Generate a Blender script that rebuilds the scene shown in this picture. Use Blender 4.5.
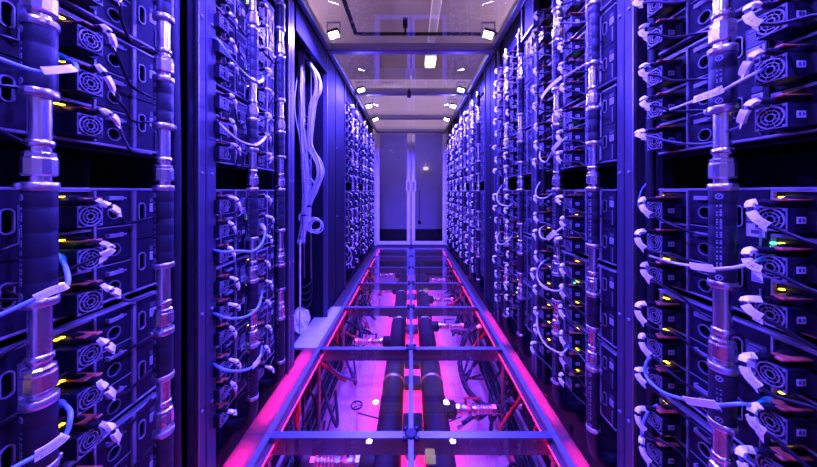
import bpy, math, random
from mathutils import Vector, Matrix
random.seed(7)
PI = math.pi
sc = bpy.context.scene
for o in list(bpy.data.objects):
    bpy.data.objects.remove(o)
COL = sc.collection

# ------------------------------------------------------------------ camera, world, exposure, lights
F, VX, VY, CZ = 272.0, 411.0, 191.5, 1.024          # focal length (px), horizon point, eye height (m)
cam_d = bpy.data.cameras.new('camera')
cam = bpy.data.objects.new('camera', cam_d)
COL.objects.link(cam)
cam.location = (0, 0, CZ)
cam.rotation_euler = (PI / 2, 0, 0)
cam_d.sensor_width = 36.0
cam_d.lens = F / 817.0 * 36.0
cam_d.shift_x = (408.5 - VX) / 817.0
cam_d.shift_y = -(233.5 - VY) / 817.0
cam_d.clip_start = 0.02
sc.camera = cam

w = bpy.data.worlds.new('world')
sc.world = w
w.use_nodes = True
w.node_tree.nodes['Background'].inputs[0].default_value = (0.10, 0.05, 0.9, 1)
w.node_tree.nodes['Background'].inputs[1].default_value = 0.02
sc.view_settings.view_transform = 'Standard'
sc.view_settings.look = 'None'
sc.view_settings.exposure = 0.0
sc.view_settings.gamma = 1.0
sc.view_settings.use_curve_mapping = False
try:
    sc.cycles.use_denoising = True
    sc.cycles.use_adaptive_sampling = False
    sc.cycles.max_bounces = 10
    sc.cycles.transparent_max_bounces = 24
    sc.cycles.sample_clamp_indirect = 4.0
    sc.cycles.caustics_reflective = False
    sc.cycles.caustics_refractive = False
except Exception:
    pass

LAMP_Y = [0.05, 0.85, 1.85, 2.86, 3.40, 4.02]       # blue flood lamps, a pair at each
LAMP_POWER = {0.05: 95, 0.85: 98, 1.85: 108, 2.86: 105, 3.40: 64, 4.02: 130}
LAMP_COL = (0.078, 0.050, 1.0)
STRIP_GAIN = 1.0
ROOM_FILL = 180  # strength of the added tubes that brighten the room ceiling

# ------------------------------------------------------------------ materials
def mat(name, base, rough=0.5, metal=0.0, emit=None, est=0.0, coat=0.0, noise=None, spec=None, bump=None, sampled=True):
    m = bpy.data.materials.new(name)
    m.use_nodes = True
    nt = m.node_tree
    b = nt.nodes['Principled BSDF']
    b.inputs['Base Color'].default_value = (*base, 1)
    b.inputs['Roughness'].default_value = rough
    b.inputs['Metallic'].default_value = metal
    if spec is not None:
        b.inputs['Specular IOR Level'].default_value = spec
    if coat:
        b.inputs['Coat Weight'].default_value = coat
        b.inputs['Coat Roughness'].default_value = 0.15
    if emit:
        b.inputs['Emission Color'].default_value = (*emit, 1)
        b.inputs['Emission Strength'].default_value = est
    if noise or bump:
        tc = nt.nodes.new('ShaderNodeTexCoord')
        n = nt.nodes.new('ShaderNodeTexNoise')
        n.inputs['Scale'].default_value = (noise or bump)[0]
        n.inputs['Detail'].default_value = 4
        nt.links.new(tc.outputs['Object'], n.inputs['Vector'])
        if noise:
            r = nt.nodes.new('ShaderNodeMapRange')
            r.inputs['To Min'].default_value = max(0.02, rough - noise[1])
            r.inputs['To Max'].default_value = min(1, rough + noise[1])
            nt.links.new(n.outputs['Fac'], r.inputs['Value'])
            nt.links.new(r.outputs['Result'], b.inputs['Roughness'])
            mx = nt.nodes.new('ShaderNodeMixRGB')
            mx.inputs[1].default_value = (*[c * 0.8 for c in base], 1)
            mx.inputs[2].default_value = (*[min(1, c * 1.15) for c in base], 1)
            nt.links.new(n.outputs['Fac'], mx.inputs[0])
            nt.links.new(mx.outputs[0], b.inputs['Base Color'])
        if bump:
            bp = nt.nodes.new('ShaderNodeBump')
            bp.inputs['Strength'].default_value = bump[1]
            bp.inputs['Distance'].default_value = 0.002
            nt.links.new(n.outputs['Fac'], bp.inputs['Height'])
            nt.links.new(bp.outputs['Normal'], b.inputs['Normal'])
    if not sampled:
        m.cycles.emission_sampling = 'NONE'
    return m

def pane_mat(name, tint, ior, gloss_rough=0.0):
    """thin clear sheet: lets light straight through, mirrors by Fresnel."""
    m = bpy.data.materials.new(name)
    m.use_nodes = True
    nt = m.node_tree
    nt.nodes.clear()
    out = nt.nodes.new('ShaderNodeOutputMaterial')
    mix = nt.nodes.new('ShaderNodeMixShader')
    tr = nt.nodes.new('ShaderNodeBsdfTransparent')
    gl = nt.nodes.new('ShaderNodeBsdfGlossy')
    fr = nt.nodes.new('ShaderNodeFresnel')
    tr.inputs[0].default_value = (*tint, 1)
    gl.inputs['Color'].default_value = (0.95, 0.95, 1, 1)
    gl.inputs['Roughness'].default_value = gloss_rough
    fr.inputs['IOR'].default_value = ior
    nt.links.new(fr.outputs[0], mix.inputs[0])
    nt.links.new(tr.outputs[0], mix.inputs[1])
    nt.links.new(gl.outputs[0], mix.inputs[2])
    nt.links.new(mix.outputs[0], out.inputs[0])
    return m

M = {}  # black equipment colours below are tinted blue to carry the lamps' cast
M['black'] = mat('black_plastic', (0.008, 0.007, 0.014), 0.5, spec=0.25)
M['chassis'] = mat('black_painted_steel', (0.008, 0.0065, 0.017), 0.62, 0.0, noise=(60, 0.08), spec=0.15)
M['panel'] = mat('dark_panel_paint', (0.0125, 0.0095, 0.026), 0.58, 0.0, noise=(40, 0.08), spec=0.15)  # bluish base holds some of the blue lamp light
M['dark'] = mat('dark_void', (0.006, 0.006, 0.010), 0.8)
M['zinc'] = mat('zinc_edge', (0.25, 0.23, 0.28), 0.42, 0.2)
M['steel'] = mat('polished_steel', (0.74, 0.70, 0.70), 0.27, 1.0)
M['brush'] = mat('brushed_clamp', (0.60, 0.57, 0.58), 0.34, 1.0)
M['rubber'] = mat('black_rubber', (0.010, 0.009, 0.018), 0.5, bump=(260, 0.2), spec=0.35)
M['cord'] = mat('black_cord', (0.008, 0.007, 0.013), 0.45, spec=0.3)
M['greycord'] = mat('grey_cord', (0.07, 0.065, 0.10), 0.45)
M['tag'] = mat('white_tag', (0.95, 0.94, 0.95), 0.55)
M['label'] = mat('white_label', (0.55, 0.54, 0.57), 0.5)
M['ink'] = mat('label_ink', (0.06, 0.055, 0.09), 0.6)
M['print'] = mat('white_print', (0.26, 0.25, 0.30), 0.6)
M['bluecable'] = mat('blue_cable', (0.16, 0.28, 0.72), 0.4)
M['whitecable'] = mat('white_cable', (0.55, 0.56, 0.68), 0.4)
M['green'] = mat('green_boot', (0.03, 0.40, 0.32), 0.4)
M['tab'] = mat('terracotta_tab', (0.50, 0.10, 0.05), 0.45)
M['led_y'] = mat('amber_led', (0.9, 0.5, 0.0), 0.4, emit=(1.0, 0.60, 0.02), est=4.5, sampled=False)
M['led_o'] = mat('orange_led', (0.9, 0.3, 0.0), 0.4, emit=(1.0, 0.30, 0.01), est=2.5, sampled=False)
M['led_g'] = mat('green_led', (0.0, 0.9, 0.3), 0.4, emit=(0.03, 1.0, 0.35), est=9.0)
M['post'] = mat('post_paint', (0.055, 0.048, 0.080), 0.42, 0.0, spec=0.3)
M['frame'] = mat('rack_frame_paint', (0.007, 0.006, 0.013), 0.75, spec=0.1)
M['alu'] = mat('aluminium', (0.34, 0.33, 0.36), 0.34, 0.9)
def acrylic(name, col, share):
    m = mat(name, col, 0.35)
    nt = m.node_tree
    mix = nt.nodes.new('ShaderNodeMixShader')
    t = nt.nodes.new('ShaderNodeBsdfTranslucent')
    t.inputs[0].default_value = (*[min(1, c * 1.3) for c in col], 1)
    mix.inputs[0].default_value = share
    nt.links.new(nt.nodes['Principled BSDF'].outputs[0], mix.inputs[1])
    nt.links.new(t.outputs[0], mix.inputs[2])
    nt.links.new(mix.outputs[0], nt.nodes['Material Output'].inputs[0])
    return m
M['rim'] = acrylic('translucent_rim', (0.30, 0.27, 0.30), 0.88)
M['ledge'] = mat('white_ledge', (0.42, 0.40, 0.46), 0.45, noise=(25, 0.05))
M['beam'] = mat('floor_beam', (0.10, 0.10, 0.13), 0.36, 0.4)
M['glass'] = pane_mat('floor_glass', (0.93, 0.93, 0.97), 1.75)
M['ceilglass'] = pane_mat('ceiling_glass', (0.90, 0.88, 0.92), 1.75)
M['doorglass'] = pane_mat('door_glass', (0.90, 0.90, 0.95), 1.45)
M['doorframe'] = mat('door_frame', (0.78, 0.74, 0.80), 0.45)
M['wall'] = mat('room_wall', (0.62, 0.58, 0.62), 0.8, noise=(3, 0.05))
M['roomceil'] = mat('room_ceiling', (0.44, 0.38, 0.40), 0.8, noise=(2, 0.05))
M['sub'] = mat('subfloor', (0.40, 0.37, 0.42), 0.55, noise=(6, 0.1))
M['main'] = mat('pipe_insulation', (0.012, 0.011, 0.020), 0.55, bump=(90, 0.3), spec=0.3)
M['lens'] = mat('lamp_lens', (0.8, 0.8, 1), 0.3, emit=(0.42, 0.45, 1.0), est=60.0, sampled=False)
M['lens2'] = mat('batten_tube', (0.8, 0.8, 1), 0.3, emit=(0.42, 0.27, 1.0), est=26.0)
M['strip2'] = mat('red_led_tape', (1, 0.1, 0.2), 0.4, emit=(1.0, 0.016, 0.32), est=52.0 * STRIP_GAIN)
M['strip3'] = mat('red_led_bar', (1, 0.1, 0.2), 0.4, emit=(1.0, 0.010, 0.07), est=66.0 * STRIP_GAIN)
M['fill_tube'] = mat('fill_tube_glass', (0.8, 0.8, 1), 0.3, emit=(0.88, 0.60, 0.86), est=ROOM_FILL)  # glow of the added, unseen ceiling fill tubes
M['strip'] = mat('red_led_strip', (1, 0.1, 0.2), 0.4, emit=(1.0, 0.008, 0.085), est=24.0 * STRIP_GAIN)
M['warm'] = mat('warm_bulb', (1, 0.9, 0.7), 0.4, emit=(1.0, 0.80, 0.55), est=4.0)
M['warm2'] = mat('warm_globe', (1, 0.9, 0.7), 0.4, emit=(1.0, 0.78, 0.60), est=0.9, sampled=False)
M['white'] = mat('white_enamel', (0.92, 0.90, 0.90), 0.5)
M['red'] = mat('red_paint', (0.55, 0.02, 0.03), 0.4)
M['bag'] = mat('white_plastic_bag', (0.82, 0.80, 0.84), 0.4, bump=(40, 0.8))
M['brass'] = mat('brass', (0.75, 0.55, 0.22), 0.3, 1.0)

# ------------------------------------------------------------------ mesh building
class MB:
    def __init__(s):
        s.v, s.f, s.m, s.s = [], [], [], []

    def add(s, vs, fs, m=0, smooth=False):
        b = len(s.v)
        s.v += [tuple(p) for p in vs]
        for f in fs:
            s.f.append([b + i for i in f])
            s.m.append(m)
            s.s.append(smooth)
        return s

    def box(s, x0, x1, y0, y1, z0, z1, m=0):
        return s.add([(x0, y0, z0), (x1, y0, z0), (x1, y1, z0), (x0, y1, z0), (x0, y0, z1), (x1, y0, z1), (x1, y1, z1), (x0, y1, z1)],
                     [(0, 3, 2, 1), (4, 5, 6, 7), (0, 1, 5, 4), (1, 2, 6, 5), (2, 3, 7, 6), (3, 0, 4, 7)], m)

    def cbox(s, x0, x1, y0, y1, z0, z1, c=0.002, m=0):
        """box with all edges chamfered by c"""
        X, Y, Z = (x0, x1), (y0, y1), (z0, z1)
        vs, ix = [], {}
        for i in (0, 1):
            for j in (0, 1):
                for k in (0, 1):
                    dx, dy, dz = (c, -c)[i], (c, -c)[j], (c, -c)[k]
                    ix[i, j, k, 0] = len(vs); vs.append((X[i], Y[j] + dy, Z[k] + dz))
                    ix[i, j, k, 1] = len(vs); vs.append((X[i] + dx, Y[j], Z[k] + dz))
                    ix[i, j, k, 2] = len(vs); vs.append((X[i] + dx, Y[j] + dy, Z[k]))
        fs = []
        cen = Vector(((x0 + x1) / 2, (y0 + y1) / 2, (z0 + z1) / 2))
        def face(q):
            p = [Vector(vs[i]) for i in q]
            n = (p[1] - p[0]).cross(p[2] - p[0])
            mid = sum(p, Vector()) / len(p)
            fs.append(q if n.dot(mid - cen) > 0 else q[::-1])
        for i in (0, 1):
            face([ix[i, 0, 0, 0], ix[i, 1, 0, 0], ix[i, 1, 1, 0], ix[i, 0, 1, 0]])
            face([ix[0, i, 0, 1], ix[1, i, 0, 1], ix[1, i, 1, 1], ix[0, i, 1, 1]])
            face([ix[0, 0, i, 2], ix[1, 0, i, 2], ix[1, 1, i, 2], ix[0, 1, i, 2]])
            for j in (0, 1):
                face([ix[i, j, 0, 0], ix[i, j, 1, 0], ix[i, j, 1, 1], ix[i, j, 0, 1]])
                face([ix[i, 0, j, 0], ix[i, 1, j, 0], ix[i, 1, j, 2], ix[i, 0, j, 2]])
                face([ix[0, i, j, 1], ix[1, i, j, 1], ix[1, i, j, 2], ix[0, i, j, 2]])
                for k in (0, 1):
                    face([ix[i, j, k, 0], ix[i, j, k, 1], ix[i, j, k, 2]])
        return s.add(vs, fs, m)

    def tube(s, pts, r, seg=8, m=0, caps=True):
        P = [Vector(p) for p in pts]
        n = len(P)
        R = r if isinstance(r, (list, tuple)) else [r] * n
        T = [(P[min(i + 1, n - 1)] - P[max(i - 1, 0)]).normalized() for i in range(n)]
        a = Vector((0, 0, 1)) if abs(T[0].z) < 0.9 else Vector((1, 0, 0))
        u = (a - T[0] * a.dot(T[0])).normalized()
        vs = []
        for i in range(n):
            u = u - T[i] * u.dot(T[i])
            u.normalize()
            v = T[i].cross(u)
            for k in range(seg):
                t = 2 * PI * k / seg
                vs.append(P[i] + (u * math.cos(t) + v * math.sin(t)) * R[i])
        fs = [(i * seg + k, i * seg + (k + 1) % seg, (i + 1) * seg + (k + 1) % seg, (i + 1) * seg + k) for i in range(n - 1) for k in range(seg)]
        s.add(vs, fs, m, True)
        if caps:
            s.add(vs[:seg], [tuple(range(seg))[::-1]], m)
            s.add(vs[-seg:], [tuple(range(seg))], m)
        return s

    def lathe(s, prof, seg=16, m=0, c=(0, 0, 0), axis='z', smooth=True, caps=True):
        vs = []
        for r, z in prof:
            for k in range(seg):
                t = 2 * PI * k / seg
                p = (r * math.cos(t), r * math.sin(t), z)
                if axis == 'y':
                    p = (p[0], -p[2], p[1])          # axis z -> -y
                elif axis == 'x':
                    p = (p[2], p[0], p[1])
                vs.append((p[0] + c[0], p[1] + c[1], p[2] + c[2]))
        n = len(prof)
        fs = [(i * seg + k, i * seg + (k + 1) % seg, (i + 1) * seg + (k + 1) % seg, (i + 1) * seg + k) for i in range(n - 1) for k in range(seg)]
        s.add(vs, fs, m, smooth)
        if caps:
            s.add(vs[:seg], [tuple(range(seg))[::-1]], m)
            s.add(vs[-seg:], [tuple(range(seg))], m)
        return s

    def loopring(s, inner, outer, y0, y1, m=0):
        """flat ring in the xz plane between two closed outlines (same count), front at y0, back at y1"""
        n = len(inner)
        vs = [(p[0], y0, p[1]) for p in inner] + [(p[0], y0, p[1]) for p in outer] + [(p[0], y1, p[1]) for p in outer] + [(p[0], y1, p[1]) for p in inner]
        fs = []
        for k in range(n):
            j = (k + 1) % n
            fs += [(k, j, n + j, n + k), (n + k, n + j, 2 * n + j, 2 * n + k), (3 * n + k, 3 * n + j, j, k)]
        return s.add(vs, fs, m)

    def plate(s, x0, x1, z0, z1, hole, y0, y1, m=0):
        """plate with one convex hole (outline in xz, counter-clockwise)"""
        cx = sum(p[0] for p in hole) / len(hole)
        cz = sum(p[1] for p in hole) / len(hole)
        n = len(hole)
        def edge(p):
            dx, dz = p[0] - cx, p[1] - cz
            t = min(((x1 - cx) / dx) if dx > 1e-9 else 1e9, ((x0 - cx) / dx) if dx < -1e-9 else 1e9,
                    ((z1 - cz) / dz) if dz > 1e-9 else 1e9, ((z0 - cz) / dz) if dz < -1e-9 else 1e9)
            return (cx + dx * t, cz + dz * t)
        E = [edge(p) for p in hole]
        cor = [(x0, z0), (x1, z0), (x1, z1), (x0, z1)]
        ang = lambda p: math.atan2(p[1] - cz, p[0] - cx)
        for k in range(n):
            j = (k + 1) % n
            q = [hole[k], E[k]]
            a0, a1 = ang(E[k]), ang(E[j])
            if a1 < a0: a1 += 2 * PI
            for c in cor:
                a = ang(c)
                if a < a0: a += 2 * PI
                if a0 + 1e-6 < a < a1 - 1e-6:
                    q.append(c)
            q += [E[j], hole[j]]
            s.add([(p[0], y0, p[1]) for p in q], [tuple(range(len(q)))], m)
            s.add([(hole[k][0], y0, hole[k][1]), (hole[j][0], y0, hole[j][1]), (hole[j][0], y1, hole[j][1]), (hole[k][0], y1, hole[k][1])], [(0, 1, 2, 3)], m)
        for a, b in zip(cor, cor[1:] + cor[:1]):
            s.add([(a[0], y0, a[1]), (a[0], y1, a[1]), (b[0], y1, b[1]), (b[0], y0, b[1])], [(0, 1, 2, 3)], m)
        return s

    def mesh(s, name, *mats):
        me = bpy.data.meshes.new(name)
        me.from_pydata(s.v, [], s.f)
        me.polygons.foreach_set('material_index', s.m)
        me.polygons.foreach_set('use_smooth', s.s)
        for k in mats:
            me.materials.append(M[k])
        me.update()
        return me

def circ(cx, cz, r, n=20, ph=0.0):
    return [(cx + r * math.cos(2 * PI * k / n + ph), cz + r * math.sin(2 * PI * k / n + ph)) for k in range(n)]

def stad(cx, cz, r, h, n=16):
    """upright slot: half circles of radius r, straight part 2h"""
    o = []
    for k in range(n):
        t = 2 * PI * (k + 0.5) / n
        o.append((cx + r * math.cos(t), cz + r * math.sin(t) + (h if math.sin(t) > 0 else -h)))
    return o

def smooth(pts, n=4):
    """Catmull-Rom through the points"""
    P = [Vector(p) for p in pts]
    P = [P[0] * 2 - P[1]] + P + [P[-1] * 2 - P[-2]]
    o = []
    for i in range(1, len(P) - 2):
        for k in range(n):
            t = k / n
            a, b, c, d = P[i - 1], P[i], P[i + 1], P[i + 2]
            o.append(0.5 * ((2 * b) + (c - a) * t + (2 * a - 5 * b + 4 * c - d) * t * t + (3 * b - a - 3 * c + d) * t ** 3))
    o.append(P[-2])
    return o

def ob(name, me, parent=None, loc=None, rot=None):
    o = bpy.data.objects.new(name, me)
    COL.objects.link(o)
    if parent: o.parent = parent
    if loc: o.location = loc
    if rot: o.rotation_euler = rot
    return o

def tag(o, label, cat, group=None):
    o['label'] = label
    o['category'] = cat
    if group: o['group'] = group
    return o

def empty(name, loc=(0, 0, 0), rz=0.0):
    return ob(name, None, None, loc, (0, 0, rz))

def structure(o):
    o['kind'] = 'structure'
    return o

def P(px, py, X):
    """point of the side at distance X from the aisle axis seen at a pixel of the photograph"""
    Y = X * F / (px - VX)
    return Vector((X, Y, CZ + (VY - py) * Y / F))

ORD = ['first', 'second', 'third', 'fourth', 'fifth', 'sixth', 'seventh', 'eighth', 'ninth', 'tenth', 'eleventh', 'twelfth',
       'thirteenth', 'fourteenth', 'fifteenth', 'sixteenth', 'seventeenth', 'eighteenth']
W = 0.712                                                         # distance of the enclosure faces from the aisle axis
ROOF = 2.20

# ------------------------------------------------------------------ setting: room around the aisle
structure(ob('wall_back', MB().box(-3.2, 3.2, 7.43, 7.5, -0.7, 3.3).mesh('wall_back', 'wall')))
structure(ob('wall_left', MB().box(-3.2, -3.1, -2.6, 7.43, -0.7, 3.3).mesh('wall_left', 'wall')))
structure(ob('wall_right', MB().box(3.1, 3.2, -2.6, 7.43, -0.7, 3.3).mesh('wall_right', 'wall')))
structure(ob('wall_front', MB().box(-3.2, 3.2, -2.7, -2.6, -0.7, 3.3).mesh('wall_front', 'wall')))
structure(ob('ceiling', MB().box(-3.2, 3.2, -2.7, 7.5, 3.15, 3.3).mesh('ceiling', 'roomceil')))

# raised glass floor: rails, beams, panes, rims, pedestals
FY = [0.512 + 0.632 * k for k in range(-4, 8)]                     # cross beams
fl = structure(empty('floor'))
HX = 0.60
beam_me = MB()
beam_me.box(-HX, HX, -0.016, 0.016, -0.010, 0.002, 0)
beam_me.box(-HX, HX, -0.010, 0.010, -0.075, -0.010, 0)
beam_me = beam_me.mesh('beam', 'beam')
pane_me = {}
def pane_mesh(L):
    k = round(L, 3)
    if k not in pane_me:
        pane_me[k] = MB().add([(0, 0, 0), (1, 0, 0), (1, 1, 0), (0, 1, 0)], [(0, 1, 2, 3)]).mesh('pane', 'glass')
        me = pane_me[k]
        for v in me.vertices:
            v.co.x *= HX - 0.024
            v.co.y *= L - 0.034
    return pane_me[k]
rail_me = MB().cbox(-0.012, 0.012, 0, 0.60, -0.045, 0.004, 0.002).mesh('centre_rail', 'beam')
side_me = MB().cbox(-0.013, 0.013, 0, 0.632, -0.05, 0.006, 0.003).mesh('edge_rail', 'alu')
ped = MB()
ped.lathe([(0.011, -0.60), (0.011, -0.06)], 10, 0)
ped.lathe([(0.018, -0.10), (0.018, -0.085), (0.03, -0.08), (0.03, -0.072)], 6, 0, smooth=False)
ped.box(-0.045, 0.045, -0.045, 0.045, -0.60, -0.594, 0)
ped_me = ped.mesh('pedestal', 'zinc')
conn = MB()
conn.lathe([(0.026, 0.002), (0.026, 0.006), (0.022, 0.009)], 8, 0, smooth=False)
for a, b in ((1, 1), (1, -1), (-1, 1), (-1, -1)):
    conn.lathe([(0.011, 0.0), (0.011, 0.008), (0.008, 0.011)], 10, 0, (0.024 * a, 0.024 * b, 0.0))
conn_me = conn.mesh('cross_connector', 'black')
for y in FY:
    ob('beam', beam_me, fl, (0, y, 0))
    for x in (-HX, 0, HX):
        ob('pedestal', ped_me, fl, (x, y, 0))
    ob('cross_connector', conn_me, fl, (0, y, 0.002))
    if y < 4.9:
        ob('centre_rail', rail_me, fl, (0, y + 0.016, 0))
        for s in (-1, 1):
            ob('edge_rail', side_me, fl, (s * HX, y, 0))
            ob('pane', pane_mesh(0.632), fl, ((0.012 if s > 0 else -(HX - 0.012)), y + 0.017, -0.001))
def rim_mesh(w, L, mt='rim'):
    return MB().cbox(0, w, 0.001, L - 0.001, -0.012, 0.004, 0.002).mesh('rim_plate', mt)
riml, rimr, rimbay = rim_mesh(0.088, 0.632), rim_mesh(0.052, 0.632), rim_mesh(0.172, 0.632, 'ledge')
baffle_me = MB().cbox(-0.002, 0.002, 0.0, 0.632, -0.14, 0.002, 0.0005).mesh('light_baffle', 'frame')  # added baffle, keeps red strip light from leaking past the rims
for y in FY:
    if y > 4.9: continue
    bay = 1.5 < y < 2.3
    ob('rim_plate', rimbay if bay else riml, fl, (-HX - 0.013 - (0.172 if bay else 0.088), y, 0))
    ob('rim_plate', rimr, fl, (HX + 0.013, y, 0))
    ob('light_baffle', baffle_me, fl, (HX + 0.066, y, 0))
    ob('light_baffle', baffle_me, fl, (-HX - (0.186 if bay else 0.102), y, 0))
ob('threshold_plate', MB().cbox(-0.78, 0.78, 4.95, 5.16, -0.03, 0.004, 0.002).mesh('threshold_plate', 'rim'), fl)

structure(ob('subfloor', MB().box(-3.1, 3.1, -2.6, 7.43, -0.66, -0.60).mesh('subfloor', 'sub')))
# solid floor under and behind the racks, and beyond the doors
structure(ob('floor_left', MB().box(-3.1, -0.80, -2.6, 5.3, -0.60, -0.012).mesh('floor_left', 'dark')))
structure(ob('floor_right', MB().box(0.80, 3.1, -2.6, 5.3, -0.60, -0.012).mesh('floor_right', 'dark')))
structure(ob('floor_back', MB().box(-3.1, 3.1, 5.3, 7.43, -0.60, 0.0).mesh('floor_back', 'frame')))

# aisle roof: cross beams, edge rails, clear panes
cl = structure(empty('ceiling', (0, 0, 0)))
cl.name = 'ceiling_glazing'
RY = [-0.95, 0.08, 1.115, 2.15, 3.10, 4.16, 5.10]
rb = MB()
rb.cbox(-0.66, 0.66, 0, 0.012, ROOF - 0.055, ROOF, 0.002, 0)
rb.cbox(-0.66, 0.66, 0.012, 0.06, ROOF - 0.062, ROOF - 0.045, 0.002, 0)
rb.box(-0.66, 0.66, 0.012, 0.06, ROOF - 0.012, ROOF, 0)
rb_me = rb.mesh('roof_beam', 'alu')
rr_me = MB().cbox(-0.018, 0.018, 0.0, 1.0, -0.05, 0.0, 0.003).mesh('roof_rail', 'alu')
for i, y in enumerate(RY):
    ob('roof_beam', rb_me, cl, (0, y, 0))
    if i < len(RY) - 1:
        L = RY[i + 1] - y
        ob('pane', MB().add([(-0.64, y + 0.06, ROOF - 0.004), (-0.64, y + L, ROOF - 0.004), (0.64, y + L, ROOF - 0.004), (0.64, y + 0.06, ROOF - 0.004)], [(0, 1, 2, 3)]).mesh('pane', 'ceilglass'), cl)
        for s in (-1, 1):
            r_ = ob('roof_rail', rr_me, cl, (s * 0.655, y + 0.06, ROOF - 0.005))
            r_.scale = (1, L - 0.06, 1)

# end wall with double glass doors
DY = 5.2
wb = MB()
wb.box(-3.1, -0.72, DY - 0.04, DY + 0.06, -0.012, 3.15, 0)
wb.box(0.72, 3.1, DY - 0.04, DY + 0.06, -0.012, 3.15, 0)
wb.box(-0.72, 0.72, DY - 0.04, DY + 0.06, 2.26, 3.15, 0)
structure(ob('wall_end', wb.mesh('wall_end', 'doorframe')))
tr = MB()
tr.cbox(-0.74, -0.655, DY - 0.06, DY + 0.04, 0.0, 2.26, 0.004)
tr.cbox(0.655, 0.74, DY - 0.06, DY + 0.04, 0.0, 2.26, 0.004)
tr.cbox(-0.655, 0.655, DY - 0.06, DY + 0.04, 2.17, 2.26, 0.004)
structure(ob('trim_1', tr.mesh('door_surround', 'doorframe')))
for n_, s in ((1, -1), (2, 1)):
    d = structure(empty('door_%d' % n_, (0, DY, 0)))
    a, b = (0.012, 0.652)
    X = lambda v: v * s
    def bx(name, x0, x1, z0, z1, y0=-0.03, y1=0.02, m='doorframe', c=0.003):
        return ob(name, MB().cbox(min(X(x0), X(x1)), max(X(x0), X(x1)), y0, y1, z0, z1, c).mesh(name, m), d)
    bx('stile', a, a + 0.065, 0.012, 2.165)
    bx('stile', b - 0.05, b, 0.012, 2.165)
    bx('door_rail', a + 0.065, b - 0.05, 0.012, 0.075)
    bx('door_rail', a + 0.065, b - 0.05, 2.11, 2.165)
    bx('lock_plate', a - 0.008, a + 0.085, 1.03, 1.24, -0.045, -0.03)
    bx('door_handle', a + 0.02, a + 0.05, 1.06, 1.21, -0.075, -0.045, 'alu', 0.006)
    ob('pane', MB().add([(min(X(a + .065), X(b - .05)), 0, 0.075), (max(X(a + .065), X(b - .05)), 0, 0.075), (max(X(a + .065), X(b - .05)), 0, 2.11), (min(X(a + .065), X(b - .05)), 0, 2.11)], [(0, 1, 2, 3)]).mesh('pane', 'doorglass'), d)

d2 = [o for o in COL.objects if o.name == 'door_2'][0]
ob('pull_cord', MB().tube([(0.16, 0.04, 1.05), (0.162, 0.04, 0.47)], 0.006, 6).mesh('pull_cord', 'black'), d2)
ob('cord_knob', MB().lathe([(0.008, 0.47), (0.032, 0.45), (0.032, 0.41), (0.010, 0.385)], 12, 0, (0.162, 0.04, 0)).mesh('cord_knob', 'black'), d2)

# ------------------------------------------------------------------ blue flood lamps under the roof
hous = MB()
hous.cbox(-0.050, 0.050, -0.035, 0.035, 0.0, 0.030, 0.006, 0)
for k in range(5):
    hous.box(-0.042 + k * 0.019, -0.036 + k * 0.019, -0.032, 0.032, 0.030, 0.044, 0)
hous_me = hous.mesh('housing', 'black')
lens_me = MB().cbox(-0.040, 0.040, -0.028, 0.028, -0.006, 0.001, 0.003).mesh('lens', 'lens')
brk = MB()
brk.box(-0.058, -0.052, -0.008, 0.008, 0.0, 0.10)
brk.box(0.052, 0.058, -0.008, 0.008, 0.0, 0.10)
brk.box(-0.058, 0.058, -0.008, 0.008, 0.094, 0.10)
brk_me = brk.mesh('bracket', 'alu')
def deep_word(y):
    return ORD[LAMP_Y.index(y)]
for y in LAMP_Y:
    for s in (-1, 1):
        t = empty('flood_lamp', (s * 0.525, y, 2.09))
        tag(t, 'small blue-white flood lamp under the glass roof, %s pair along the %s rail' % (deep_word(y), 'left' if s < 0 else 'right'), 'lamp', 'blue flood lamps along the roof rails')
        t.scale = (0.8, 0.8, 0.8)
        rot = (math.radians(-24), math.radians(s * 16), 0)
        ob('housing', hous_me, t, (0, 0, 0), rot)
        ob('lens', lens_me, t, (0, 0, 0), rot)
        ob('bracket', brk_me, t, (0, 0.0, 0.006))
        ld = bpy.data.lights.new('flood_light', 'AREA')
        ld.shape = 'DISK'
        ld.size = 0.09
        ld.color = LAMP_COL
        ld.energy = LAMP_POWER[y]
        lo = bpy.data.objects.new('flood_light', ld)
        COL.objects.link(lo)
        lo.parent = t
        lo.location = (-s * 0.006, -0.01, -0.014)
        lo.rotation_euler = (math.radians(-10), math.radians(-s * 4), 0)

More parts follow.
